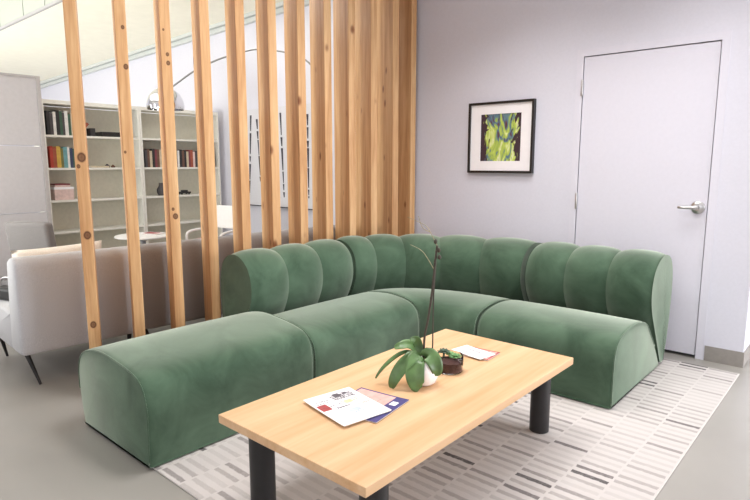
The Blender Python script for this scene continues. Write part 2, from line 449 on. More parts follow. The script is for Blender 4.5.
# door
door = bpy.data.objects.new('door_1', None); COL.objects.link(door)
door.location = ((DX0+DX1)/2, D, 0); door['kind'] = 'structure'
def on_door(name, bm, mt, **kw):
    bmesh.ops.translate(bm, verts=bm.verts, vec=(-(DX0+DX1)/2, -D, 0))
    return obj(name, bm, mt, door, **kw)
leaf = on_door('door_leaf', B(DX0+0.0035, DX1-0.006, D+0.004, D+0.048, 0.022, DZ-0.006), M['door'])
bm = bmesh.new()
for (x0, x1, z0, z1) in ((DX0-0.05, DX0, 0, DZ+0.05), (DX1, DX1+0.05, 0, DZ+0.05), (DX0, DX1, DZ, DZ+0.05)):
    box(bm, x0, x1, D-0.004, D+0.01, z0, z1)
    
on_door('door_frame', bm, M['door'])
bm = bmesh.new()
box(bm, DX0-0.001, DX0+0.02, D+0.05, D+0.07, 0, DZ); box(bm, DX1-0.02, DX1+0.001, D+0.05, D+0.07, 0, DZ); box(bm, DX0, DX1, D+0.05, D+0.07, DZ-0.02, DZ)
box(bm, DX0, DX1, D+0.05, D+0.06, 0, 0.05)
on_door('door_stop', bm, M['gap'])
for z in (0.24, 1.06, 1.905):
    bm = bmesh.new()
    lathe(bm, [(0, -0.062), (0.006, -0.06), (0.0085, -0.056), (0.0085, 0.056), (0.006, 0.06), (0, 0.062)], 16, (DX0-0.001, D-0.009, z))
    on_door('hinge', bm, M['steel'], smooth=True, angle=40)
bm = bmesh.new()
lx, lz = -0.915, 1.05
lathe(bm, [(0, 0), (0.044, 0), (0.044, 0.006), (0.038, 0.013), (0.014, 0.014), (0.013, 0.05), (0, 0.05)], 32)
bmesh.ops.rotate(bm, verts=bm.verts, cent=(0, 0, 0), matrix=Matrix.Rotation(PI/2, 3, 'X'))
bmesh.ops.translate(bm, verts=bm.verts, vec=(lx, D+0.004, lz))
tube(bm, catmull([(lx+0.008, D-0.048, lz), (lx-0.015, D-0.058, lz+0.002), (lx-0.05, D-0.060, lz+0.001), (lx-0.09, D-0.058, lz), (lx-0.108, D-0.050, lz-0.001)], 5),
     [0.014]*5+[0.0125]*6+[0.011]*5+[0.010]*5, 12)
on_door('door_handle', bm, M['steel'], smooth=True, angle=50)

# ------------------------------------------------------------------ slat screen
SX = -3.28; slats = []
SLAT_LABELS = [
 'tall pine slat at the far left, two big dark knots, beside the ottoman corner',
 'second pine slat from the left, behind the middle of the ottoman',
 'third pine slat from the left, with a ring knot above the round table',
 'fourth pine slat from the left, just left of the green sofa back',
 'fifth pine slat from the left, first one rising behind the green sofa back',
 'sixth pine slat from the left, right after the gap showing the wall panel corner',
 'seventh pine slat from the left, between the two gaps that show black strokes',
 'eighth pine slat from the left, beside the narrowest see-through gap',
 'fifth pine slat counted from the picture wall, first with no gap before it',
 'fourth pine slat counted from the picture wall',
 'third pine slat counted from the picture wall, behind the curved corner sofa',
 'pine slat standing against the picture wall, last of the row']
SLAT_LABELS[8] = 'fourth pine slat counted from the one touching the picture wall'
SLAT_LABELS[9] = 'third pine slat counted from the one touching the picture wall'
SLAT_LABELS[10] = 'pine slat next to the one touching the picture wall'
SLAT_ROT = math.radians(-23.5)
bm = B(-0.332, 0, -0.030, 0.030, 0.0, 3.058)
slat0 = obj('wooden_slat', bm, M['pine'], bevel=0.004, seg=2)
for i in range(12):
    if i == 0: o = slat0
    else:
        o = slat0.copy(); COL.objects.link(o)
    y = 1.310 + i*0.268 + (0, 0.018)[i == 10]
    o.location = (SX, y, 0); o.rotation_euler = (0, 0, SLAT_ROT)
    if i < 3:
        me = slat0.data.copy(); me.materials[0] = (M['pine_a'], M['pine_b'], M['pine_c'])[i]
        slats.append((o, me))
    tag(o, SLAT_LABELS[i], 'slat', 'row of pine slats in the screen')
last = o
for o, me in slats: o.data = me
me = slat0.data.copy(); me.materials[0] = M['pine']      # the one against the wall is cut narrower
for v in me.vertices:
    if v.co.x < -0.1: v.co.x = -0.235
last.data = me; last.location.y = 4.266; last.rotation_euler = (0, 0, math.radians(-12))

# ------------------------------------------------------------------ rug
RUGX0, RUGX1, RUGY0, RUGY1 = -3.0, -0.56, 1.13, 4.19
bm = bmesh.new()
box(bm, RUGX0-(-0.5635), RUGX1-(-0.5635), 0, RUGY1-RUGY0, 0.0005, 0.009)
for f in bm.faces: f.material_index = 0 if f.calc_center_median().z > 0.008 else 1
rug = obj('area_rug', bm, [M['rug'], M['rug_edge']], loc=(-0.5635, RUGY0, 0), bevel=0.003)
tag(rug, 'off-white rug woven with columns of grey and charcoal dashes, under the coffee table', 'rug')

# ------------------------------------------------------------------ green modular sofa
SEAT = closed_spline([(0.04, 0.016), (0.006, 0.03), (0.0, 0.16), (0.004, 0.29), (0.036, 0.366), (0.11, 0.408), (0.25, 0.429), (0.39, 0.424), (0.51, 0.402), (0.595, 0.360), (0.645, 0.300), (0.73, 0.19), (0.81, 0.06), (0.80, 0.016), (0.45, 0.016)], 5)
OTTO = closed_spline([(0.04, 0.016), (0.008, 0.03), (0.0, 0.16), (0.0, 0.29), (0.03, 0.378), (0.10, 0.425), (0.27, 0.452), (0.45, 0.460), (0.59, 0.434), (0.675, 0.388), (0.715, 0.315), (0.72, 0.20), (0.69, 0.03), (0.66, 0.016), (0.36, 0.016)], 5)
BACK = closed_spline([(0.83, 0.018), (0.76, 0.15), (0.69, 0.29), (0.635, 0.40), (0.605, 0.50), (0.605, 0.60), (0.635, 0.69), (0.70, 0.755), (0.79, 0.785), (0.88, 0.765), (0.945, 0.70), (0.975, 0.58), (0.975, 0.42), (0.955, 0.22), (0.92, 0.05), (0.90, 0.018)], 5)

def puff(prof, u_list, place, cap_bulge=0.018, base_in=0.0):
    """rings of a 2D profile; u_list = (station, inset); place(station, d, z) -> xyz; rounded bulging ends"""
    nrm = normals2d(prof)
    cxm = sum(p[0] for p in prof)/len(prof); czm = sum(p[1] for p in prof)/len(prof)
    rings = []
    def ring(s, inset, shrink=1.0, push=0.0):
        out = []
        for (d, z), (nx, nz) in zip(prof, nrm):
            dd, zz = d-nx*inset, max(0.0155, z-nz*inset)
            dd = cxm+(dd-cxm)*shrink; zz = czm+(zz-czm)*shrink
            out.append(place(s, dd, zz, push))
        return out
    s0, in0 = u_list[0]; s1, in1 = u_list[-1]
    for s, i in u_list: rings.append(ring(s, i))
    return rings

def seat_stations(n=12, e=0.03, ein=0.010):
    st = [(0.0, ein), (e*0.06, ein*0.62), (e*0.2, ein*0.36), (e*0.6, ein*0.1), (e, 0.0)]
    st += [(e+(1-2*e)*i/n, -0.004*math.sin(PI*i/n)) for i in range(1, n)]
    st += [(1-e, 0.0), (1-e*0.6, ein*0.12), (1-e*0.2, ein*0.36), (1-e*0.06, ein*0.62), (1.0, ein)]
    return st

def channel_stations(nch, depth=0.026, end=0.020):
    st = []
    for c in range(nch):
        for k in range(0, 19):
            if c > 0 and k == 0: continue
            t = 0.5-0.5*math.cos(PI*k/18); a = 1-abs(2*t-1)**2.6
            dp = depth
            st.append(((c+t)/nch, dp*(1-a)))
    st[0] = (st[0][0], end); st[-1] = (st[-1][0], end)
    return st

def deep(d, k): return d if d < 0.605 else 0.605+(d-0.605)*k
def straight(origin, along, depth_dir, L, k=1.0):
    o, a, dd = Vector(origin), Vector(along), Vector(depth_dir)
    def place(s, d, z, push=0.0): return o+a*(s*L+push)+dd*deep(d, k)+Vector((0, 0, z))
    return place

def module(name, label, cat, base, place, seat_prof, nch, back=True, foot_pts=(), seat_range=(0.009, 0.991), back_from=0.0):
    t = thing(name, label, cat, base)
    inv = Vector(base)
    def bshift(s, d, z, push=0.0): return shifted(back_from+s*(1-back_from), d, z, push)
    def shifted(s, d, z, push=0.0): return place(seat_range[0]+s*(seat_range[1]-seat_range[0]), d, z, push)-inv
    bm = bmesh.new(); loft(bm, puff(seat_prof, seat_stations(), shifted), ngon=True)
    seat_o = obj('seat', bm, M['green'], t, smooth=True, angle=62)
    if back:
        bm = bmesh.new(); loft(bm, puff(BACK, channel_stations(nch), bshift), ngon=True)
        obj('backrest', bm, M['green'], t, smooth=True, angle=33)
    # piping along the edge of the seat ends
    for s in (0.0, 1.0):
        nr = normals2d(seat_prof); pts = []
        for (d, z), (nx, nz) in list(zip(seat_prof, nr))[5:56]:
            pts.append(shifted(s, d-nx*0.006, z-nz*0.006, 0.0))
        bm = bmesh.new(); tube(bm, pts, 0.0035, 6)
        obj('piping', bm, M['green'], seat_o, smooth=True)
    for (s, d) in foot_pts:
        q = shifted(s, d, 0.0)
        bm = bmesh.new(); lathe(bm, [(0, 0.0095), (0.026, 0.0095), (0.03, 0.0155), (0, 0.0155)], 16, (q.x, q.y, 0))
        obj('foot', bm, M['black'], t, smooth=True, angle=40)
    return t

FX = -2.285; FY = 3.075
# left run: depth goes to -X, length along +Y
module('ottoman', 'armless green velvet ottoman block at the left end of the sectional', 'ottoman', (-2.65, 1.57, 0),
       straight((FX, 1.10, 0), (0, 1, 0), (-1, 0, 0), 0.99), OTTO, 0, False, [(0.1, 0.1), (0.9, 0.1), (0.1, 0.62), (0.9, 0.62)])
module('sofa_module', 'straight green velvet sofa section between the ottoman and the curved corner, backing on the slats', 'sofa', (-2.7, 2.5, 0),
       straight((FX, 2.092, 0), (0, 1, 0), (-1, 0, 0), 0.985), SEAT, 3, True, [(0.1, 0.1), (0.9, 0.1), (0.1, 0.76), (0.9, 0.76)], back_from=0.03)
CX, CY = -1.855, 3.085
A0, B0 = CX-FX, FY-CY
def corner_place(s, d, z, push=0.0):
    th = s*PI/2; d = deep(d, 1+0.36*s)
    q = Vector((CX-(A0+d)*math.cos(th), CY+(B0+d)*math.sin(th), z))
    tdir = Vector((math.sin(th), math.cos(th), 0))
    return q+tdir*push
module('sofa_module', 'curved corner section of the green velvet sofa where the slats meet the wall', 'sofa', (-2.4, 3.4, 0),
       corner_place, SEAT, 5, True, [(0.15, 0.08), (0.85, 0.08), (0.15, 0.78), (0.5, 0.78), (0.85, 0.78)])
module('sofa_module', 'straight green velvet sofa section at the right end, in front of the door', 'sofa', (-1.42, 3.5, 0),
       straight((-1.845, FY, 0), (1, 0, 0), (0, 1, 0), 0.865, 1.36), SEAT, 3, True, [(0.1, 0.1), (0.9, 0.1), (0.1, 0.76), (0.9, 0.76)])

# ------------------------------------------------------------------ coffee table
TX0, TX1, TY0, TY1, TZ = -1.802, -1.047, 1.150, 2.668, 0.4035
tab = thing('coffee_table', 'rectangular pale oak coffee table with thick black legs on the dashed rug', 'table', ((TX0+TX1)/2, (TY0+TY1)/2, 0.009))
ox, oy = (TX0+TX1)/2, (TY0+TY1)/2
obj('tabletop', B(TX0-ox, TX1-ox, TY0-oy, TY1-oy, TZ-0.034-0.009, TZ-0.009), M['oak'], tab, bevel=0.0025)
for (x, y) in ((-1.652, 1.235), (-1.652, 2.60), (-1.178, 2.60), (-1.125, 1.275)):
    bm = bmesh.new()
    lathe(bm, [(0, 0), (0.045, 0), (0.048, 0.003), (0.048, 0.36), (0, 0.36)], 40, (x-ox, y-oy, 0.0003))
    lg = obj('leg', bm, M['black'], tab, smooth=True, angle=40)

# ------------------------------------------------------------------ printed matter
def magazine(name, label, cat, loc, rz, w, h, th, cover, patches, mats, curl=0.004, group=None):
    t = thing(name, label, cat, loc, rz, group)
    n = 10
    def zc(u): return curl*(abs(u-0.5)*2)**3
    bm = bmesh.new(); rings = []
    for i in range(n+1):
        u = i/n; x = -w/2+0.002+(w-0.004)*u; z = zc(u)*0.3
        rings.append([(x, -h/2+0.002, z), (x, h/2-0.002, z), (x, h/2-0.002, z+th), (x, -h/2+0.002, z+th)])
    loft(bm, rings); obj('pages', bm, M['pages'], t)
    bm = bmesh.new(); rings = []
    for i in range(n+1):
        u = i/n; x = -w/2+w*u; z = zc(u)*0.3+th
        rings.append([(x, -h/2, z), (x, h/2, z), (x, h/2, z+0.0006), (x, -h/2, z+0.0006)])
    loft(bm, rings)
    for (x0, x1, y0, y1, mi) in patches:
        k = 4
        for j in range(k):
            xa, xb = x0+(x1-x0)*j/k, x0+(x1-x0)*(j+1)/k
            za = zc(xa+0.5)*0.3+th+0.0009; zb = zc(xb+0.5)*0.3+th+0.0009
            f = bm.faces.new([bm.verts.new(c) for c in ((xa*w, y0*h, za), (xb*w, y0*h, zb), (xb*w, y1*h, zb), (xa*w, y1*h, za))])
            f.material_index = mi
    obj('cover', bm, [cover]+mats, t)
    return t
# upper white magazine: patches are blocks of print on the cover
prints = [M['dark'], M['olive'], M['red'], M['sky'], M['pink'], M['navy'], M['paper']]
def words(x0, x1, y, hgt, mi, n=5, seed=1):
    r = random.Random(seed); out = []; x = x0
    while x < x1:
        wd = r.uniform(0.015, 0.05); out.append((x, min(x+wd, x1), y, y+hgt*r.uniform(0.7, 1.0), mi)); x += wd+0.012
    return out
P = [(-0.38, -0.16, 0.30, 0.34, 1)]
P = []
for k in range(3): P += words(-0.06, 0.40, 0.33-0.055*k, 0.05, 1, seed=30+k)
P += words(-0.40, -0.10, 0.28, 0.03, 1, seed=4)+words(-0.42, -0.12, 0.22, 0.02, 1, seed=5)
for k in range(2): P += words(0.00, 0.36, 0.12-0.05*k, 0.04, 2, seed=40+k)
P += words(-0.30, -0.02, 0.08, 0.03, 1, seed=7)+words(-0.2, 0.06, -0.03, 0.05, 1, seed=17)
P += [(-0.46, -0.28, -0.34, -0.12, 3), (-0.42, -0.36, -0.30, -0.18, 1), (-0.33, -0.30, -0.32, -0.2, 7)]+words(-0.46, -0.28, -0.39, 0.02, 1, seed=18)
P += words(-0.06, 0.22, -0.20, 0.06, 4, seed=19)+words(-0.04, 0.2, -0.27, 0.05, 4, seed=20)+words(0.20, 0.44, -0.08, 0.05, 5, seed=8)+words(0.24, 0.42, -0.15, 0.03, 5, seed=21)+words(-0.2, 0.3, -0.40, 0.02, 1, seed=9)
P = [(-y1, -y0, x0, x1, m_) for (x0, x1, y0, y1, m_) in P if m_ != 3 and not (x1 < -0.25 and y0 < -0.1)]+[(-0.20, 0.0, -0.47, -0.28, 3), (-0.16, -0.06, -0.42, -0.36, 1), (-0.04, -0.01, -0.44, -0.3, 7), (-0.42, -0.30, 0.02, 0.16, 1), (-0.40, -0.33, 0.22, 0.32, 1), (-0.15, -0.05, 0.05, 0.2, 2), (0.12, 0.22, -0.1, 0.12, 4)]
magazine('magazine', 'white magazine with scattered printed headlines, lying on top at the near end of the table', 'magazine',
         (-1.4755, 1.512, 0.4109), math.radians(-11), 0.285, 0.222, 0.004, M['paper'], P, prints)
P = [(-0.47, 0.26, -0.10, 0.46, 5), (0.02, 0.18, 0.02, 0.26, 3), (0.30, 0.42, 0.16, 0.30, 7), (-0.14, 0.02, 0.30, 0.42, 3)]+words(-0.3, 0.2, 0.34, 0.05, 3, seed=50)+words(0.0, 0.24, -0.07, 0.05, 3, seed=51)
magazine('magazine', 'pink and navy magazine sticking out from under the white one', 'magazine',
         (-1.431, 1.588, 0.4041), math.radians(8), 0.235, 0.245, 0.004, M['navy'], P, prints)
P = [(-0.45, 0.45, -0.46, 0.42, 5), (0.1, 0.42, 0.1, 0.4, 3), (-0.2, 0.1, 0.0, 0.2, 7)]
magazine('magazine', 'pink magazine at the bottom of the far stack behind the succulent bowl', 'magazine',
         (-1.435, 2.405, 0.4041), math.radians(4), 0.19, 0.14, 0.005, M['red'], P, prints)
P = words(-0.3, 0.3, 0.1, 0.12, 1, seed=11)+words(-0.2, 0.2, -0.2, 0.1, 1, seed=12)+[(0.2, 0.42, -0.4, -0.2, 4)]
magazine('magazine', 'white leaflet lying on the pink magazine behind the succulent bowl', 'magazine',
         (-1.445, 2.388, 0.4108), math.radians(-10), 0.19, 0.115, 0.003, M['paper'], P, prints)

# ------------------------------------------------------------------ orchid
R_ = Vector((math.cos(yaw), math.sin(yaw), 0)); T_ = Vector((math.sin(yaw), -math.cos(yaw), 0)); Zv = Vector((0, 0, 1))
pot = thing('potted_orchid', 'orchid with drooping broad leaves and bare stems in a round white pot', 'plant', (-1.405, 1.915, TZ+0.0005))
bm = bmesh.new()
lathe(bm, [(0, 0), (0.040, 0), (0.056, 0.012), (0.068, 0.045), (0.066, 0.080), (0.056, 0.105), (0.050, 0.110), (0.046, 0.106), (0.050, 0.088), (0, 0.088)], 40)
obj('pot', bm, M['ceramic'], pot, smooth=True, angle=60)
bm = bmesh.new(); lathe(bm, [(0.0, 0.1), (0.025, 0.101), (0.045, 0.094), (0.047, 0.089)], 24)
obj('growing_medium', bm, M['moss'], pot, smooth=True)
def leaf(pts, wid, fold=0.25, roll=0.0, th=0.0022, face=None):
    """broad leaf along a curve: width profile, shallow V fold, real thickness; `face` = side the blade shows"""
    c = catmull(pts, 6); n = len(c); bm = bmesh.new(); rows = []
    for i, q in enumerate(c):
        u = i/(n-1)
        t = (c[min(i+1, n-1)]-c[max(i-1, 0)]).normalized()
        side = t.cross(face).normalized(); up = side.cross(t).normalized()
        if up.dot(face) < 0: up = -up
        w = wid*(math.sin(PI*min(1, 0.10+0.86*u**0.85))**0.62)
        row = []
        for k in range(-3, 4):
            s = k/3
            row.append(q+side*(w*s)+up*(fold*w*(s*s)-0.0))
        rows.append((row, up))
    top = [[bm.verts.new(v) for v in r] for r, u in rows]
    bot = [[bm.verts.new(v-u*th) for v in r] for r, u in rows]
    for i in range(n-1):
        for k in range(6):
            bm.faces.new([top[i][k], top[i][k+1], top[i+1][k+1], top[i+1][k]])
            bm.faces.new([bot[i][k+1], bot[i][k], bot[i+1][k], bot[i+1][k+1]])
        for k, kk in ((0, 0), (6, 6)):
            bm.faces.new([top[i][k], top[i+1][k], bot[i+1][k], bot[i][k]])
    for i in (0, n-1):
        for k in range(6): bm.faces.new([top[i][k], top[i][k+1], bot[i][k+1], bot[i][k]])
    return bm
crown = Vector((0, 0, 0.128))
def cp(r, u, t): return crown+R_*r+Zv*u+T_*t
leaves = [
 ([cp(-0.024, 0.004, 0.01), cp(-0.050, 0.000, 0.035), cp(-0.096, -0.036, 0.060), cp(-0.128, -0.086, 0.070), cp(-0.138, -0.124, 0.068)], 0.030, 0.25, T_*0.85+Zv*0.35-R_*0.3),
 ([cp(-0.022, 0.004, 0.015), cp(-0.038, -0.012, 0.050), cp(-0.042, -0.055, 0.080), cp(-0.034, -0.100, 0.092), cp(-0.020, -0.117, 0.092)], 0.041, 0.2, T_+Zv*0.2-R_*0.1),
 ([cp(0.004, -0.012, 0.0), cp(0.020, 0.004, 0.02), cp(0.040, -0.015, 0.040), cp(0.052, -0.050, 0.048), cp(0.050, -0.078, 0.048)], 0.036, 0.22, T_*0.9+Zv*0.4+R_*0.3),
 ([cp(-0.010, -0.005, -0.01), cp(-0.030, 0.022, -0.012), cp(-0.065, 0.040, -0.01), cp(-0.100, 0.038, 0.0), cp(-0.125, 0.030, 0.0)], 0.026, 0.3, T_*0.5+Zv*0.8),
 ([cp(-0.020, -0.005, -0.005), cp(-0.075, 0.005, -0.005), cp(-0.125, -0.020, 0.0), cp(-0.175, -0.065, 0.005), cp(-0.205, -0.105, 0.005)], 0.012, 0.9, T_*0.2+Zv),
 ([cp(-0.010, -0.010, -0.01), cp(-0.022, 0.035, -0.02), cp(-0.032, 0.062, -0.015), cp(-0.058, 0.066, 0.0)], 0.020, 0.3, T_*0.8+Zv*0.3)]
for pts, w, fo, face in leaves:
    obj('leaf', leaf(pts, w, fo, face=face.normalized()), M['leaf'], pot, smooth=True)
bm = bmesh.new()
tube(bm, catmull([cp(0.0, -0.03, 0), cp(0.004, 0.08, 0), cp(0.018, 0.16, 0), cp(0.034, 0.28, 0), cp(0.044, 0.40, 0), cp(0.052, 0.475, 0)], 6), 0.0052, 8)
for (r, u) in ((0.018, 0.16), (0.03, 0.25), (0.044, 0.40), (0.049, 0.45)):
    lathe(bm, [(0, -0.007), (0.0055, -0.004), (0.0062, 0.0), (0.005, 0.005), (0, 0.008)], 10, tuple(cp(r, u, 0)))
st = obj('stem', bm, M['stem'], pot, smooth=True)
for (a, b_) in ((0.012, 0.47), (0.0, 0.43)):
    pass
bm = bmesh.new(); tube(bm, catmull([cp(0.040, -0.05, -0.01), cp(0.040, 0.10, -0.01), cp(0.041, 0.26, -0.01), cp(0.050, 0.44, -0.008)], 5), 0.003, 8)
obj('support_stake', bm, M['stem'], pot, smooth=True)
for pts in ([cp(0.052, 0.472, 0), cp(0.030, 0.515, 0.005), cp(0.006, 0.555, 0.01), cp(-0.03, 0.575, 0.01), cp(-0.075, 0.595, 0.012)],
            [cp(0.038, 0.375, 0), cp(0.012, 0.42, 0.006), cp(-0.015, 0.455, 0.01), cp(-0.062, 0.480, 0.012)],
            [cp(0.024, 0.53, 0.005), cp(-0.012, 0.552, 0.02), cp(-0.03, 0.60, 0.02)]):
    bm = bmesh.new(); c = catmull(pts, 6); tube(bm, c, [0.0019-0.0010*i/len(c) for i in range(len(c))], 6)
    obj('twig', bm, M['twig'], st, smooth=True)
for (r, u, t) in ((0.058, 0.455, 0.008), (0.061, 0.425, 0.006), (0.044, 0.490, 0.004)):
    q = cp(r, u, t); bm = bmesh.new(); lathe(bm, [(0, -0.011), (0.006, -0.006), (0.0085, 0.001), (0.005, 0.009), (0, 0.012)], 12, tuple(q))
    tube(bm, [q, cp(0.048, u-0.004, 0)], 0.0018, 6)
    obj('bud', bm, M['stem'], st, smooth=True)
bm = bmesh.new(); lathe(bm, [(0, -0.02), (0.008, -0.016), (0.012, -0.004), (0.010, 0.01), (0, 0.018)], 12, tuple(cp(0.03, 0.012, -0.005)))
obj('new_shoot', bm, plain('pale_shoot', srgb(150, 150, 70), 0.5), pot, smooth=True)

# ------------------------------------------------------------------ succulent bowl
bowl = thing('succulent_bowl', 'short clear glass bowl of dark soil with small green succulents', 'planter', (-1.405, 2.118, TZ+0.0005))
bm = bmesh.new()
lathe(bm, [(0, 0), (0.058, 0), (0.062, 0.004), (0.063, 0.075), (0.0615, 0.0765), (0.060, 0.075), (0.0588, 0.006), (0.055, 0.0045), (0, 0.0045)], 48)
obj('glass', bm, M['glass'], bowl, smooth=True, angle=50)
bm = bmesh.new(); lathe(bm, [(0, 0.005), (0.0575, 0.006), (0.0588, 0.010), (0.0592, 0.048), (0.04, 0.053), (0, 0.055)], 48)
obj('soil', bm, M['soil'], bowl, smooth=True, angle=60)
def rosette(cx, cy, cz, R, mat, seed, n=(7, 7, 5)):
    r = random.Random(seed); bm = bmesh.new()
    for ringi, k in enumerate(n):
        tilt = (0.35, 0.8, 1.2)[ringi]; ln = R*(1.0, 0.82, 0.55)[ringi]
        for i in range(k):
            a = 2*PI*(i+0.5*ringi)/k+r.uniform(-.15, .15)
            d = Vector((math.cos(a)*math.cos(tilt), math.sin(a)*math.cos(tilt), math.sin(tilt)))
            s = Vector((-math.sin(a), math.cos(a), 0)); nn = d.cross(s)
            rings = []
            for u, w in ((0, .35), (.35, .8), (.65, 1), (.88, .6), (1, .08)):
                q = Vector((cx, cy, cz))+d*(ln*u)+nn*(-0.12*ln*u*u)
                rings.append([q+s*(w*R*0.24*math.cos(x))+nn*(w*R*0.11*math.sin(x)) for x in [2*PI*j/8 for j in range(8)]])
            loft(bm, rings)
    tube(bm, [(cx, cy, 0.045), (cx, cy, cz+0.004)], 0.005, 8)
    return bm
q = R_*0.024+T_*0.012
obj('succulent', rosette(q.x, q.y, 0.066, 0.033, M['succ'], 1), M['succ'], bowl, smooth=True)
q = R_*(-0.026)+T_*(-0.01)
obj('succulent', rosette(q.x, q.y, 0.082, 0.032, M['succ_dark'], 2), M['succ_dark'], bowl, smooth=True)
q = R_*0.006-T_*0.026
obj('succulent', rosette(q.x, q.y, 0.066, 0.026, M['succ'], 3), M['succ'], bowl, smooth=True)

# ------------------------------------------------------------------ framed picture on the wall
PX0, PX1, PZ0, PZ1 = -2.722, -2.118, 1.266, 1.853
pic = thing('framed_picture', 'black framed abstract painting in lime, blue and maroon on the pale wall', 'picture', ((PX0+PX1)/2, D-0.0008, (PZ0+PZ1)/2))
w2, h2 = (PX1-PX0)/2, (PZ1-PZ0)/2
bm = bmesh.new(); fw = 0.019
for (x0, x1, z0, z1) in ((-w2, -w2+fw, -h2, h2), (w2-fw, w2, -h2, h2), (-w2+fw, w2-fw, -h2, -h2+fw), (-w2+fw, w2-fw, h2-fw, h2)):
    box(bm, x0, x1, -0.038, 0, z0, z1)
obj('frame', bm, M['blackwood'], pic, bevel=0.0015)
bm = bmesh.new(); ax, az = 0.187, 0.194
for (x0, x1, z0, z1) in ((-w2+fw, -ax, -h2+fw, h2-fw), (ax, w2-fw, -h2+fw, h2-fw), (-ax, ax, -h2+fw, -az), (-ax, ax, az, h2-fw)):
    box(bm, x0, x1, -0.022, -0.016, z0, z1)
obj('mat_board', bm, M['mat_board'], pic)
obj('artwork', B(-ax-0.003, ax+0.003, -0.015, -0.010, -az-0.003, az+0.003), M['painting'], pic)

# ------------------------------------------------------------------ wall panel with black strokes behind the slats
art = thing('wall_panel_art', 'large white wall panel with broken black vertical strokes, seen through the slats', 'wall art', (-5.3, D-0.0008, 0.83))
obj('panel', B(-0.75, 0.72, -0.028, 0, 0.012, 1.16), M['canvas'], art)
obj('bottom_shade', B(-0.75, 0.72, -0.034, 0, 0.0, 0.0118), M['ink'], art)  # dark strip standing in for the shaded bottom edge of the panel
rs = random.Random(5)
for sx, z0, z1, lean in ((-0.50, 0.13, 1.09, -0.07), (-0.385, 0.3, 1.04, 0.04), (0.055, 0.12, 1.09, 0.035), (0.515, 0.13, 1.05, 0.0), (-0.62, 0.2, 1.05, 0.02), (0.28, 0.15, 1.06, -0.03), (-0.16, 0.2, 1.07, 0.03)):
    bm = bmesh.new(); z = z1
    while z > z0:
        ln = rs.uniform(0.06, 0.26); zb = max(z-ln, z0)
        u0 = (z1-z)/(z1-z0); u1 = (z1-zb)/(z1-z0); w = 0.015+rs.uniform(-.004, .004)
        xa, xb = sx+lean*u0, sx+lean*u1
        vs = [bm.verts.new(c) for c in ((xa-w, -0.0295, z), (xa+w, -0.0295, z), (xb+w*0.5, -0.0295, zb), (xb-w*0.5, -0.0295, zb))]
        bm.faces.new(vs); z = zb-rs.uniform(0.008, 0.03)
    r = bmesh.ops.extrude_face_region(bm, geom=bm.faces[:])
    bmesh.ops.translate(bm, verts=[g for g in r['geom'] if isinstance(g, bmesh.types.BMVert)], vec=(0, 0.001, 0))
    obj('stroke', bm, M['ink'], art)

# ------------------------------------------------------------------ bookcases
BXF = -6.40; BDEP = 0.28
def bookcase(label, y0, y1):
    t = thing('bookcase', label, 'bookcase', (BXF-BDEP/2, (y0+y1)/2, 0), 0, 'pair of white bookcases')
    hw = (y1-y0)/2; f = BDEP/2; b_ = -BDEP/2
    for s in (-1, 1):
        obj('side_panel', B(b_, f, min(s*hw, s*(hw-0.022)), max(s*hw, s*(hw-0.022)), 0, 1.985), M['shelf'], t, bevel=0.0015)
    obj('back_panel', B(b_, b_+0.006, -hw+0.022, hw-0.022, 0.05, 1.94), M['shelf_back'], t)
    obj('top_panel', B(b_, f, -hw+0.0225, hw-0.0225, 1.945, 1.985), M['shelf'], t, bevel=0.0015)
    for z in (0.06, 0.32, 0.635, 0.965, 1.30, 1.635):
        obj('shelf', B(b_+0.0065, f-0.004, -hw+0.0225, hw-0.0225, z-0.022, z), M['shelf'], t, bevel=0.0015)
    obj('plinth', B(f-0.03, f-0.015, -hw+0.0225, hw-0.0225, 0, 0.0378), M['shelf'], t)
bookcase('left white bookcase with books and boxes, behind the first two slats', 2.212, 3.228)
bookcase('right white bookcase below the chrome lamp shade', 3.230, 4.268)

def book(y, z, wd, ht, col, label, dep=0.17, lean=0.0, lying=False, group=None):
    bm = bmesh.new(); c = 0.0025
    box(bm, -dep, 0, 0, c, 0, ht); box(bm, -dep, 0, wd-c, wd, 0, ht); box(bm, -c, 0, c, wd-c, 0, ht)
    box(bm, -dep+0.004, -c, c, wd-c, 0.003, ht-0.003, mi=1)
    if lying:
        bmesh.ops.rotate(bm, verts=bm.verts, cent=(0, 0, 0), matrix=Matrix.Rotation(-PI/2, 3, 'X'))
        zmin = min(v.co.z for v in bm.verts); bmesh.ops.translate(bm, verts=bm.verts, vec=(0, 0, -zmin))
    if lean:
        bmesh.ops.rotate(bm, verts=bm.verts, cent=(0, 0, 0), matrix=Matrix.Rotation(lean, 3, 'X'))
        zmin = min(v.co.z for v in bm.verts); bmesh.ops.translate(bm, verts=bm.verts, vec=(0, 0, -zmin))
    o = obj('book', bm, [BOOKC[col], M['pages']], loc=(BXF-0.03, y, z+0.0006))
    return tag(o, label, 'book', group)

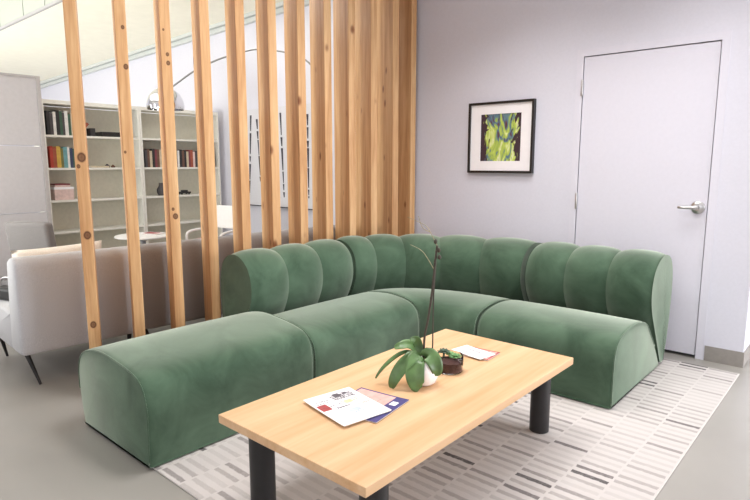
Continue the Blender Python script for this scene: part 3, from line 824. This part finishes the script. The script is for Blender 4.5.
ORD = ['first', 'second', 'third', 'fourth', 'fifth', 'sixth', 'seventh', 'eighth', 'ninth', 'tenth', 'eleventh', 'twelfth', 'thirteenth']
def row(y, z, specs, where, group):
    n = len(specs)
    for i, (wd, ht, col) in enumerate(specs):
        size = 'tall' if ht > 0.235 else ('short' if ht < 0.19 else 'medium')
        book(y, z, wd-0.001, ht, col, '%s %s book, %s from left, %s' % (size, {'charcoal': 'dark grey', 'forest': 'dark green', 'wine': 'dark red', 'sand': 'beige', 'brick': 'bright red', 'blush': 'pale pink', 'gold': 'yellow', 'teal': 'light blue', 'rust': 'reddish brown', 'navy': 'dark blue'}.get(col, col), ORD[i], where), group=group)
        y += wd
    return y
g = 'books on the top shelf of the left bookcase'
row(2.262, 1.635, [(.032, .24, 'black'), (.030, .22, 'charcoal'), (.028, .235, 'white'), (.036, .25, 'black'), (.026, .24, 'forest'), (.022, .23, 'charcoal'), (.034, .25, 'white'), (.026, .22, 'forest'), (.024, .235, 'sand')], 'upper shelf, left bookcase', g)
book(2.545, 1.635, 0.028, 0.17, 'rust', 'reddish book leaning over at the end of the upper row, left bookcase', lean=-0.75, group=g)
book(2.69, 1.635, 0.05, 0.085, 'black', 'small black book standing alone on the upper shelf, just right of the first slat', dep=0.1, group=g)
g = 'books on the second shelf of the left bookcase'
row(2.268, 1.300, [(.030, .22, 'brick'), (.034, .21, 'rust'), (.040, .22, 'gold'), (.026, .20, 'olive'), (.040, .215, 'teal'), (.022, .22, 'white'), (.030, .205, 'navy'), (.022, .20, 'forest'), (.022, .2, 'gold'), (.028, .19, 'black')], 'second shelf, left bookcase', g)
book(2.572, 1.300, 0.026, 0.20, 'white', 'white book at the right end of the second row, left bookcase', lean=-0.06, group=g)
book(2.665, 1.300, 0.018, 0.20, 'sand', 'beige book lying flat on the second shelf beside the first slat', lying=True)
g = 'books on the second shelf of the right bookcase'
y = row(3.285, 1.300, [(.030, .20, 'charcoal'), (.028, .21, 'brown'), (.030, .19, 'sand'), (.034, .215, 'black'), (.026, .20, 'wine'), (.030, .21, 'brown'), (.026, .205, 'sand'), (.030, .20, 'charcoal'), (.03, .19, 'black')], 'left group, second shelf, right bookcase', g)
y = row(3.60, 1.300, [(.030, .205, 'white'), (.030, .2, 'black'), (.034, .215, 'charcoal'), (.026, .2, 'white'), (.036, .21, 'black'), (.030, .2, 'brown'), (.028, .205, 'black'), (.030, .19, 'sand'), (.026, .2, 'wine'), (.034, .21, 'rust'), (.028, .19, 'blush'), (.03, .2, 'charcoal')], 'middle group, second shelf, right bookcase', g)
row(4.12, 1.300, [(.034, .2, 'brown'), (.03, .21, 'wine'), (.028, .19, 'charcoal')], 'group at right edge of right bookcase', g)

# boxes and small items on the shelves
t = thing('storage_box', 'flat black box lying on the upper shelf between the first two slats', 'box', (BXF-0.13, 2.93, 1.6356))
obj('box_base', B(-0.1, 0.1, -0.115, 0.115, 0, 0.035), M['black'], t, bevel=0.002)
obj('box_lid', B(-0.103, 0.103, -0.118, 0.118, 0.0352, 0.052), M['black'], t, bevel=0.003)
t = thing('storage_box', 'pale pinkish storage box on the third shelf of the left bookcase', 'box', (BXF-0.14, 2.378, 0.9656))
obj('box_base', B(-0.11, 0.11, -0.095, 0.095, 0, 0.11), BOOKC['blush'], t, bevel=0.002)
obj('box_lid', B(-0.113, 0.113, -0.098, 0.098, 0.1102, 0.135), M['paper'], t, bevel=0.002)
t = thing('storage_box', 'thin pinkish box stacked on the pale storage box', 'box', (BXF-0.14, 2.368, 1.1011))
obj('box_base', B(-0.1, 0.1, -0.075, 0.075, 0, 0.02), BOOKC['blush'], t, bevel=0.002)
obj('box_lid', B(-0.102, 0.102, -0.077, 0.077, 0.0202, 0.034), BOOKC['wine'], t, bevel=0.002)
for (y, z, s, lab) in ((2.865, 1.3006, 0.030, 'small dark trinket beside the second slat, left bookcase'), (2.93, 1.3006, 0.024, 'smaller brown trinket to the right of the dark one, left bookcase')):
    bm = bmesh.new(); lathe(bm, [(0, 0), (s*0.8, 0), (s, s*0.35), (s*0.75, s*0.8), (s*0.35, s*1.1), (s*0.4, s*1.3), (0, s*1.35)], 16)
    tag(obj('trinket', bm, BOOKC['charcoal'] if s > .028 else BOOKC['brown'], smooth=True, loc=(BXF-0.08, y, z)), lab, 'trinket')
bm = bmesh.new(); lathe(bm, [(0, 0), (0.035, 0), (0.05, 0.03), (0.052, 0.07), (0.03, 0.11), (0.022, 0.14), (0.028, 0.15), (0.022, 0.149), (0.016, 0.14), (0, 0.13)], 24)
tag(obj('vase', bm, BOOKC['charcoal'], smooth=True, loc=(BXF-0.1, 3.50, 0.9656)), 'dark grey vase partly hidden by the third slat, right bookcase', 'vase')
t = thing('model_car', 'small dark toy car on the third shelf of the right bookcase', 'toy', (BXF-0.1, 3.80, 0.9656), PI/2)
bm = bmesh.new(); box(bm, -0.08, 0.08, -0.03, 0.03, 0.012, 0.034); box(bm, -0.035, 0.04, -0.026, 0.026, 0.034, 0.054)
obj('body', bm, M['black'], t, bevel=0.006, seg=3)
for (x, y) in ((-.05, -.032), (.05, -.032), (-.05, .032), (.05, .032)):
    bm = bmesh.new(); lathe(bm, [(0, -0.005), (0.014, -0.005), (0.014, 0.005), (0, 0.005)], 16)
    bmesh.ops.rotate(bm, verts=bm.verts, cent=(0, 0, 0), matrix=Matrix.Rotation(PI/2, 3, 'X'))
    bmesh.ops.translate(bm, verts=bm.verts, vec=(x, y, 0.0145)); obj('wheel', bm, M['black'], t, smooth=True, angle=40)

# ------------------------------------------------------------------ panelled partition left of the bookcases
par = thing('partition_screen', 'pale grey partition of large stacked panels left of the bookcases', 'partition', (-6.2, 1.45, 0))
for z0, z1 in ((0.0, 0.245), (0.25, 0.868), (0.874, 1.508), (1.514, 2.150)):
    obj('panel', B(-0.03, 0.03, -0.85, 0.655, z0+0.002, z1), M['panel'], par, bevel=0.003)
obj('edge_post', B(-0.04, 0.04, 0.6555, 0.690, 0, 2.172), M['panel_trim'], par, bevel=0.002)
obj('top_rail', B(-0.04, 0.04, -0.85, 0.655, 2.1505, 2.172), M['panel_trim'], par, bevel=0.002)

# ------------------------------------------------------------------ grey lounge seating behind the slats
def lounge(name, label, cat, loc, rz, L, fabric_mat, depth=0.80):
    """local: length along +Y from 0..L, back plane at x=0, seat toward -X"""
    t = thing(name, label, cat, loc, rz)
    prof_b = closed_spline([(0.075, 0.20), (0.02, 0.205), (0.0, 0.23), (-0.004, 0.45), (0.0, 0.70), (0.025, 0.772), (0.08, 0.792), (0.14, 0.775), (0.168, 0.72), (0.20, 0.45), (0.22, 0.25), (0.19, 0.20)], 4)
    def pl(s, d, z, push=0.0): return Vector((-d, s*L+push, z))
    bm = bmesh.new(); st = [(0, .014), (0.01, .005), (0.03, 0)]+[(i/8, 0) for i in range(1, 8)]+[(0.97, 0), (0.99, .005), (1, .014)]
    loft(bm, puff(prof_b, st, pl, 0.006)); obj('backrest', bm, fabric_mat, t, smooth=True)
    prof_s = closed_spline([(0.235, 0.20), (0.205, 0.23), (0.185, 0.34), (0.20, 0.42), (0.26, 0.435), (0.6, 0.435), (depth-0.04, 0.425), (depth, 0.38), (depth, 0.25), (depth-0.05, 0.20), (0.5, 0.198)], 4)
    bm = bmesh.new(); loft(bm, puff(prof_s, st, pl, 0.006)); obj('seat', bm, fabric_mat, t, smooth=True)
    for (x, y, ty) in ((-0.10, 0.04, -0.0), (-0.10, L-0.04, 0.0), (-depth+0.08, 0.04, 0.0), (-depth+0.08, L-0.04, 0.0)):
        bm = bmesh.new()
        sx = 0.075 if x > -0.3 else -0.06
        tube(bm, [(x, y, 0.215), (x+sx, y+(0.05 if y < L/2 else -0.05), 0.0)], [0.016, 0.008], 10)
        bm2 = bm
        lg = obj('leg', bm2, M['black'], t, smooth=True, angle=50)
        
    return t
rz = math.radians(-3.0)
ax, ay = -3.745, 1.075
lounge('lounge_chair', 'pale grey armless lounge chair with slanted metal legs at the left edge', 'chair', (ax, ay, 0.0), rz, 0.72, M['linen'])
dx, dy = -math.sin(rz), math.cos(rz)
lounge('sofa', 'long grey armless sofa seen from behind through the pine slats', 'sofa', (ax+dx*0.745-0.015, ay+dy*0.745, 0.0), rz, 2.1, M['linen_dark'])

# cream cushion on the pale chair, small red cushion on the long sofa, black bag
def cushion(name, label, loc, rot, w, h, th, mat):
    bm = bmesh.new(); n = 14; top = []; bot = []
    for i in range(n+1):
        ra, rb = [], []
        for j in range(n+1):
            u, v = 2*i/n-1, 2*j/n-1
            pinch = 1-0.06*(1-abs(u))*(abs(v)**6)-0.0
            z = th/2*((1-u**4)*(1-v**4))**0.5
            x = u*w/2*(1-0.05*(1-v*v)*(abs(u)**3)); y = v*h/2*(1-0.05*(1-u*u)*(abs(v)**3))
            ra.append(bm.verts.new((x, y, z)))
            rb.append(ra[-1] if abs(u) == 1 or abs(v) == 1 else bm.verts.new((x, y, -z)))
        top.append(ra); bot.append(rb)
    for i in range(n):
        for j in range(n):
            bm.faces.new([top[i][j], top[i+1][j], top[i+1][j+1], top[i][j+1]])
            try: bm.faces.new([bot[i][j+1], bot[i+1][j+1], bot[i+1][j], bot[i][j]])
            except ValueError: pass
    return tag(obj(name, bm, mat, smooth=True, loc=loc, rot=rot), label, 'cushion')
cushion('throw_cushion', 'cream cushion leaning on the pale lounge chair back, its top edge showing', (-4.085, 1.45, 0.626), (PI/2-0.0, math.radians(1.5), math.radians(-90-3)), 0.56, 0.36, 0.15, M['cream'])
cushion('throw_cushion', 'small red cushion on the seat of the white moulded armchair', (-5.08, 3.165, 0.539), (0, 0, math.radians(15)), 0.26, 0.24, 0.12, M['red_cloth'])
t = thing('handbag', 'small black bag on the pale lounge chair seat at the left edge', 'bag', (-4.36, 1.205, 0.437), 0.3)
bm = bmesh.new(); box(bm, -0.10, 0.10, -0.05, 0.05, 0, 0.085); obj('body', bm, M['black'], t, bevel=0.02, seg=3)
bm = bmesh.new(); tube(bm, catmull([(-0.07, 0, 0.08), (-0.06, 0, 0.13), (0, 0, 0.15), (0.06, 0, 0.13), (0.07, 0, 0.08)], 5), 0.006, 8); obj('strap', bm, M['steel'], t, smooth=True)

# grey tub chair by the partition
t = thing('side_chair', 'warm grey upholstered chair with a tall square back before the partition', 'chair', (-5.40, 1.885, 0), math.radians(122))
def slab(bm, x0, x1, y0, y1, z0, z1, tilt=0.0):
    vs = box(bm, x0, x1, y0, y1, z0, z1)
    for v in vs:
        if abs(v.co.z-z1) < 1e-6: v.co.x += tilt
bm = bmesh.new(); slab(bm, -0.27, -0.17, -0.20, 0.20, 0.40, 0.87, -0.07); obj('backrest', bm, M['chair_grey'], t, bevel=0.035, seg=4, smooth=True)
bm = bmesh.new(); slab(bm, -0.20, 0.28, -0.26, 0.26, 0.32, 0.46); obj('seat', bm, M['chair_grey'], t, bevel=0.03, seg=4, smooth=True)
for x in (-0.2, 0.22):
    for y in (-0.2, 0.2):
        bm = bmesh.new(); tube(bm, [(x, y, 0.33), (x*1.1, y*1.1, 0.0)], [0.016, 0.010], 10); obj('leg', bm, M['black'], t, smooth=True, angle=50)

# small round table
t = thing('side_table', 'small round white side table behind the grey sofa', 'table', (-5.2, 2.59, 0))
bm = bmesh.new(); lathe(bm, [(0, 0.655), (0.235, 0.655), (0.25, 0.662), (0.25, 0.670), (0.245, 0.675), (0, 0.675)], 48); obj('tabletop', bm, M['white'], t, smooth=True, angle=40)
bm = bmesh.new(); lathe(bm, [(0, 0.012), (0.022, 0.012), (0.022, 0.62), (0.09, 0.64), (0.09, 0.6545), (0, 0.6545)], 24); obj('column', bm, M['linen_dark'], t, smooth=True, angle=40)
bm = bmesh.new(); lathe(bm, [(0, 0), (0.2, 0), (0.2, 0.006), (0.03, 0.0118), (0, 0.0118)], 40); obj('base', bm, M['white'], t, smooth=True, angle=40)
magazine('magazine', 'red and white magazine on the small round table', 'magazine', (-5.22, 2.70, 0.6755), 0.4, 0.2, 0.16, 0.006, M['paper'], [(-0.45, 0.2, -0.3, 0.4, 3), (0.25, 0.4, -0.4, 0.2, 5)], prints)

# white moulded chairs
def shell_chair(label, loc, rz):
    t = thing('shell_chair', label, 'chair', loc, rz)
    bm = bmesh.new(); slab(bm, -0.215, -0.195, -0.20, 0.20, 0.66, 0.90, -0.04); obj('backrest', bm, M['white'], t, bevel=0.012, seg=3, smooth=True, angle=50)
    bm = bmesh.new(); slab(bm, -0.19, 0.24, -0.21, 0.21, 0.45, 0.475); obj('seat', bm, M['white'], t, bevel=0.012, seg=3, smooth=True, angle=50)
    for s in (-1, 1):
        bm = bmesh.new(); tube(bm, catmull([(-0.175, s*0.17, 0.465), (-0.195, s*0.185, 0.57), (-0.21, s*0.185, 0.69)], 4), 0.013, 10); obj('back_post', bm, M['white'], t, smooth=True)
        bm = bmesh.new(); tube(bm, catmull([(-0.20, s*0.20, 0.67), (-0.05, s*0.225, 0.665), (0.15, s*0.225, 0.65), (0.19, s*0.215, 0.58), (0.18, s*0.20, 0.465)], 4), 0.013, 10); obj('armrest', bm, M['white'], t, smooth=True)
        for x in (-0.17, 0.21):
            bm = bmesh.new(); tube(bm, [(x, s*0.18, 0.455), (x*1.15, s*0.2, 0.0)], [0.016, 0.011], 10); obj('leg', bm, M['white'], t, smooth=True, angle=50)
    return t
shell_chair('white moulded plastic armchair in front of the right bookcase, showing above the grey sofa', (-5.12, 3.33, 0), math.radians(-75))

# ------------------------------------------------------------------ chrome arc lamp
lamp = thing('arc_floor_lamp', 'chrome arc floor lamp with a round dome shade above the bookcases', 'lamp', (-4.326, 4.15, 0))
lo = Vector((-4.326, 4.15, 0))
bm = bmesh.new(); lathe(bm, [(0, 0), (0.15, 0), (0.15, 0.05), (0.14, 0.06), (0, 0.06)], 40); obj('base', bm, M['white'], lamp, smooth=True, angle=40)
arc = [(-4.326, 4.15, 0.06), (-4.322, 4.153, 0.7), (-4.320, 4.154, 1.482), (-4.332, 4.146, 1.983), (-4.38, 4.113, 2.22), (-4.463, 4.055, 2.358), (-4.572, 3.98, 2.429), (-4.708, 3.886, 2.471), (-4.853, 3.786, 2.489),
       (-4.956, 3.714, 2.487), (-5.176, 3.562, 2.424), (-5.31, 3.47, 2.368), (-5.463, 3.364, 2.285), (-5.62, 3.255, 2.165), (-5.69, 3.206, 2.11)]
bm = bmesh.new(); tube(bm, [Vector(p)-lo for p in catmull(arc, 5)], 0.009, 10); obj('arm', bm, M['lampsteel'], lamp, smooth=True)
sc = Vector((-5.725, 3.183, 1.905))-lo
bm = bmesh.new()
prof = [(0.185, 0.0)]+[(0.19*math.cos(a), 0.03+0.20*math.sin(a)) for a in [i*PI/2/10 for i in range(0, 10)]]+[(0.03, 0.232), (0.022, 0.25), (0, 0.252)]
inner = [(0.0, 0.225), (0.03, 0.225)]+[(0.184*math.cos(a), 0.03+0.194*math.sin(a)) for a in [i*PI/2/10 for i in range(9, -1, -1)]]+[(0.180, 0.0), (0.185, 0.0)]
lathe(bm, prof, 40, tuple(sc)); lathe(bm, inner, 40, tuple(sc))
shade_o = obj('lamp_shade', bm, M['chrome'], lamp, smooth=True, angle=60)
bm = bmesh.new(); lathe(bm, [(0, 0.10), (0.03, 0.11), (0.035, 0.14), (0.02, 0.18), (0.018, 0.224), (0, 0.2245)], 20, tuple(sc)); obj('bulb', bm, M['white'], shade_o, smooth=True)

# ------------------------------------------------------------------ light
def area(name, loc, rot, sx, sy, power, col=(1, 1, 1), spread=180):
    l = bpy.data.lights.new(name, 'AREA'); l.shape = 'RECTANGLE'; l.size = sx; l.size_y = sy; l.energy = power; l.color = col
    l.spread = math.radians(spread)
    o = bpy.data.objects.new(name, l); COL.objects.link(o); o.location = loc; o.rotation_euler = rot
    return o
# recessed ceiling panels over the seating
for (x, y, sx, p, sp) in ((-1.9, 2.0, 1.2, 44, 150), (-2.0, 3.3, 0.6, 14, 115), (-0.8, 3.4, 0.6, 16, 115), (0.7, 2.0, 1.2, 8, 150), (-0.5, -0.8, 1.2, 14, 150)):
    area('ceiling_panel_light', (x, y, 3.04), (0, 0, 0), sx, 0.6, p, (1.0, 0.985, 0.975), sp)
area('front_fill', (0.6, -2.9, 1.7), (PI/2, 0, 0), 4.5, 1.8, 55, (0.98, 0.985, 1.0))  # unseen soft fill added behind the camera, the wall has no window
# daylight through the right-hand windows, strongest past the wall corner
area('window_daylight', (4.1, 5.4, 1.55), (0, PI/2, 0), 2.2, 5.0, 400, (0.97, 0.98, 1.0))
# library corner: skylight well, added unseen near-side and upward fills, ceiling light
area('skylight', (-7.2, -0.2, 4.55), (0, 0, 0), 6.0, 3.6, 110, (0.99, 1.0, 0.95))
area('library_fill', (-9.2, -2.9, 1.5), (PI/2, 0, 0), 7.0, 2.4, 120, (0.975, 1.0, 0.97))  # unseen fill added to brighten the library wall, no window opening here
area('library_up_fill', (-7.8, 0.1, 1.1), (PI-0.80, 0, 0), 7.5, 0.8, 260, (0.99, 1.0, 0.94))  # unseen fill added to lift the cream ceiling, no fixture behind it
area('library_light', (-5.0, 3.5, 2.98), (0, 0, 0), 1.2, 0.5, 14, (1.0, 0.98, 0.93))

w = bpy.data.worlds.new('world'); scene.world = w; w.use_nodes = True
bg = w.node_tree.nodes['Background']; bg.inputs['Color'].default_value = (0.95, 0.97, 1.0, 1); bg.inputs['Strength'].default_value = 1.0

scene.view_settings.view_transform = 'Standard'; scene.view_settings.look = 'None'
scene.view_settings.exposure = -0.30; scene.view_settings.gamma = 1.0; scene.view_settings.use_curve_mapping = False
scene.cycles.use_denoising = True
scene.cycles.max_bounces = 8; scene.cycles.diffuse_bounces = 5; scene.cycles.transmission_bounces = 8
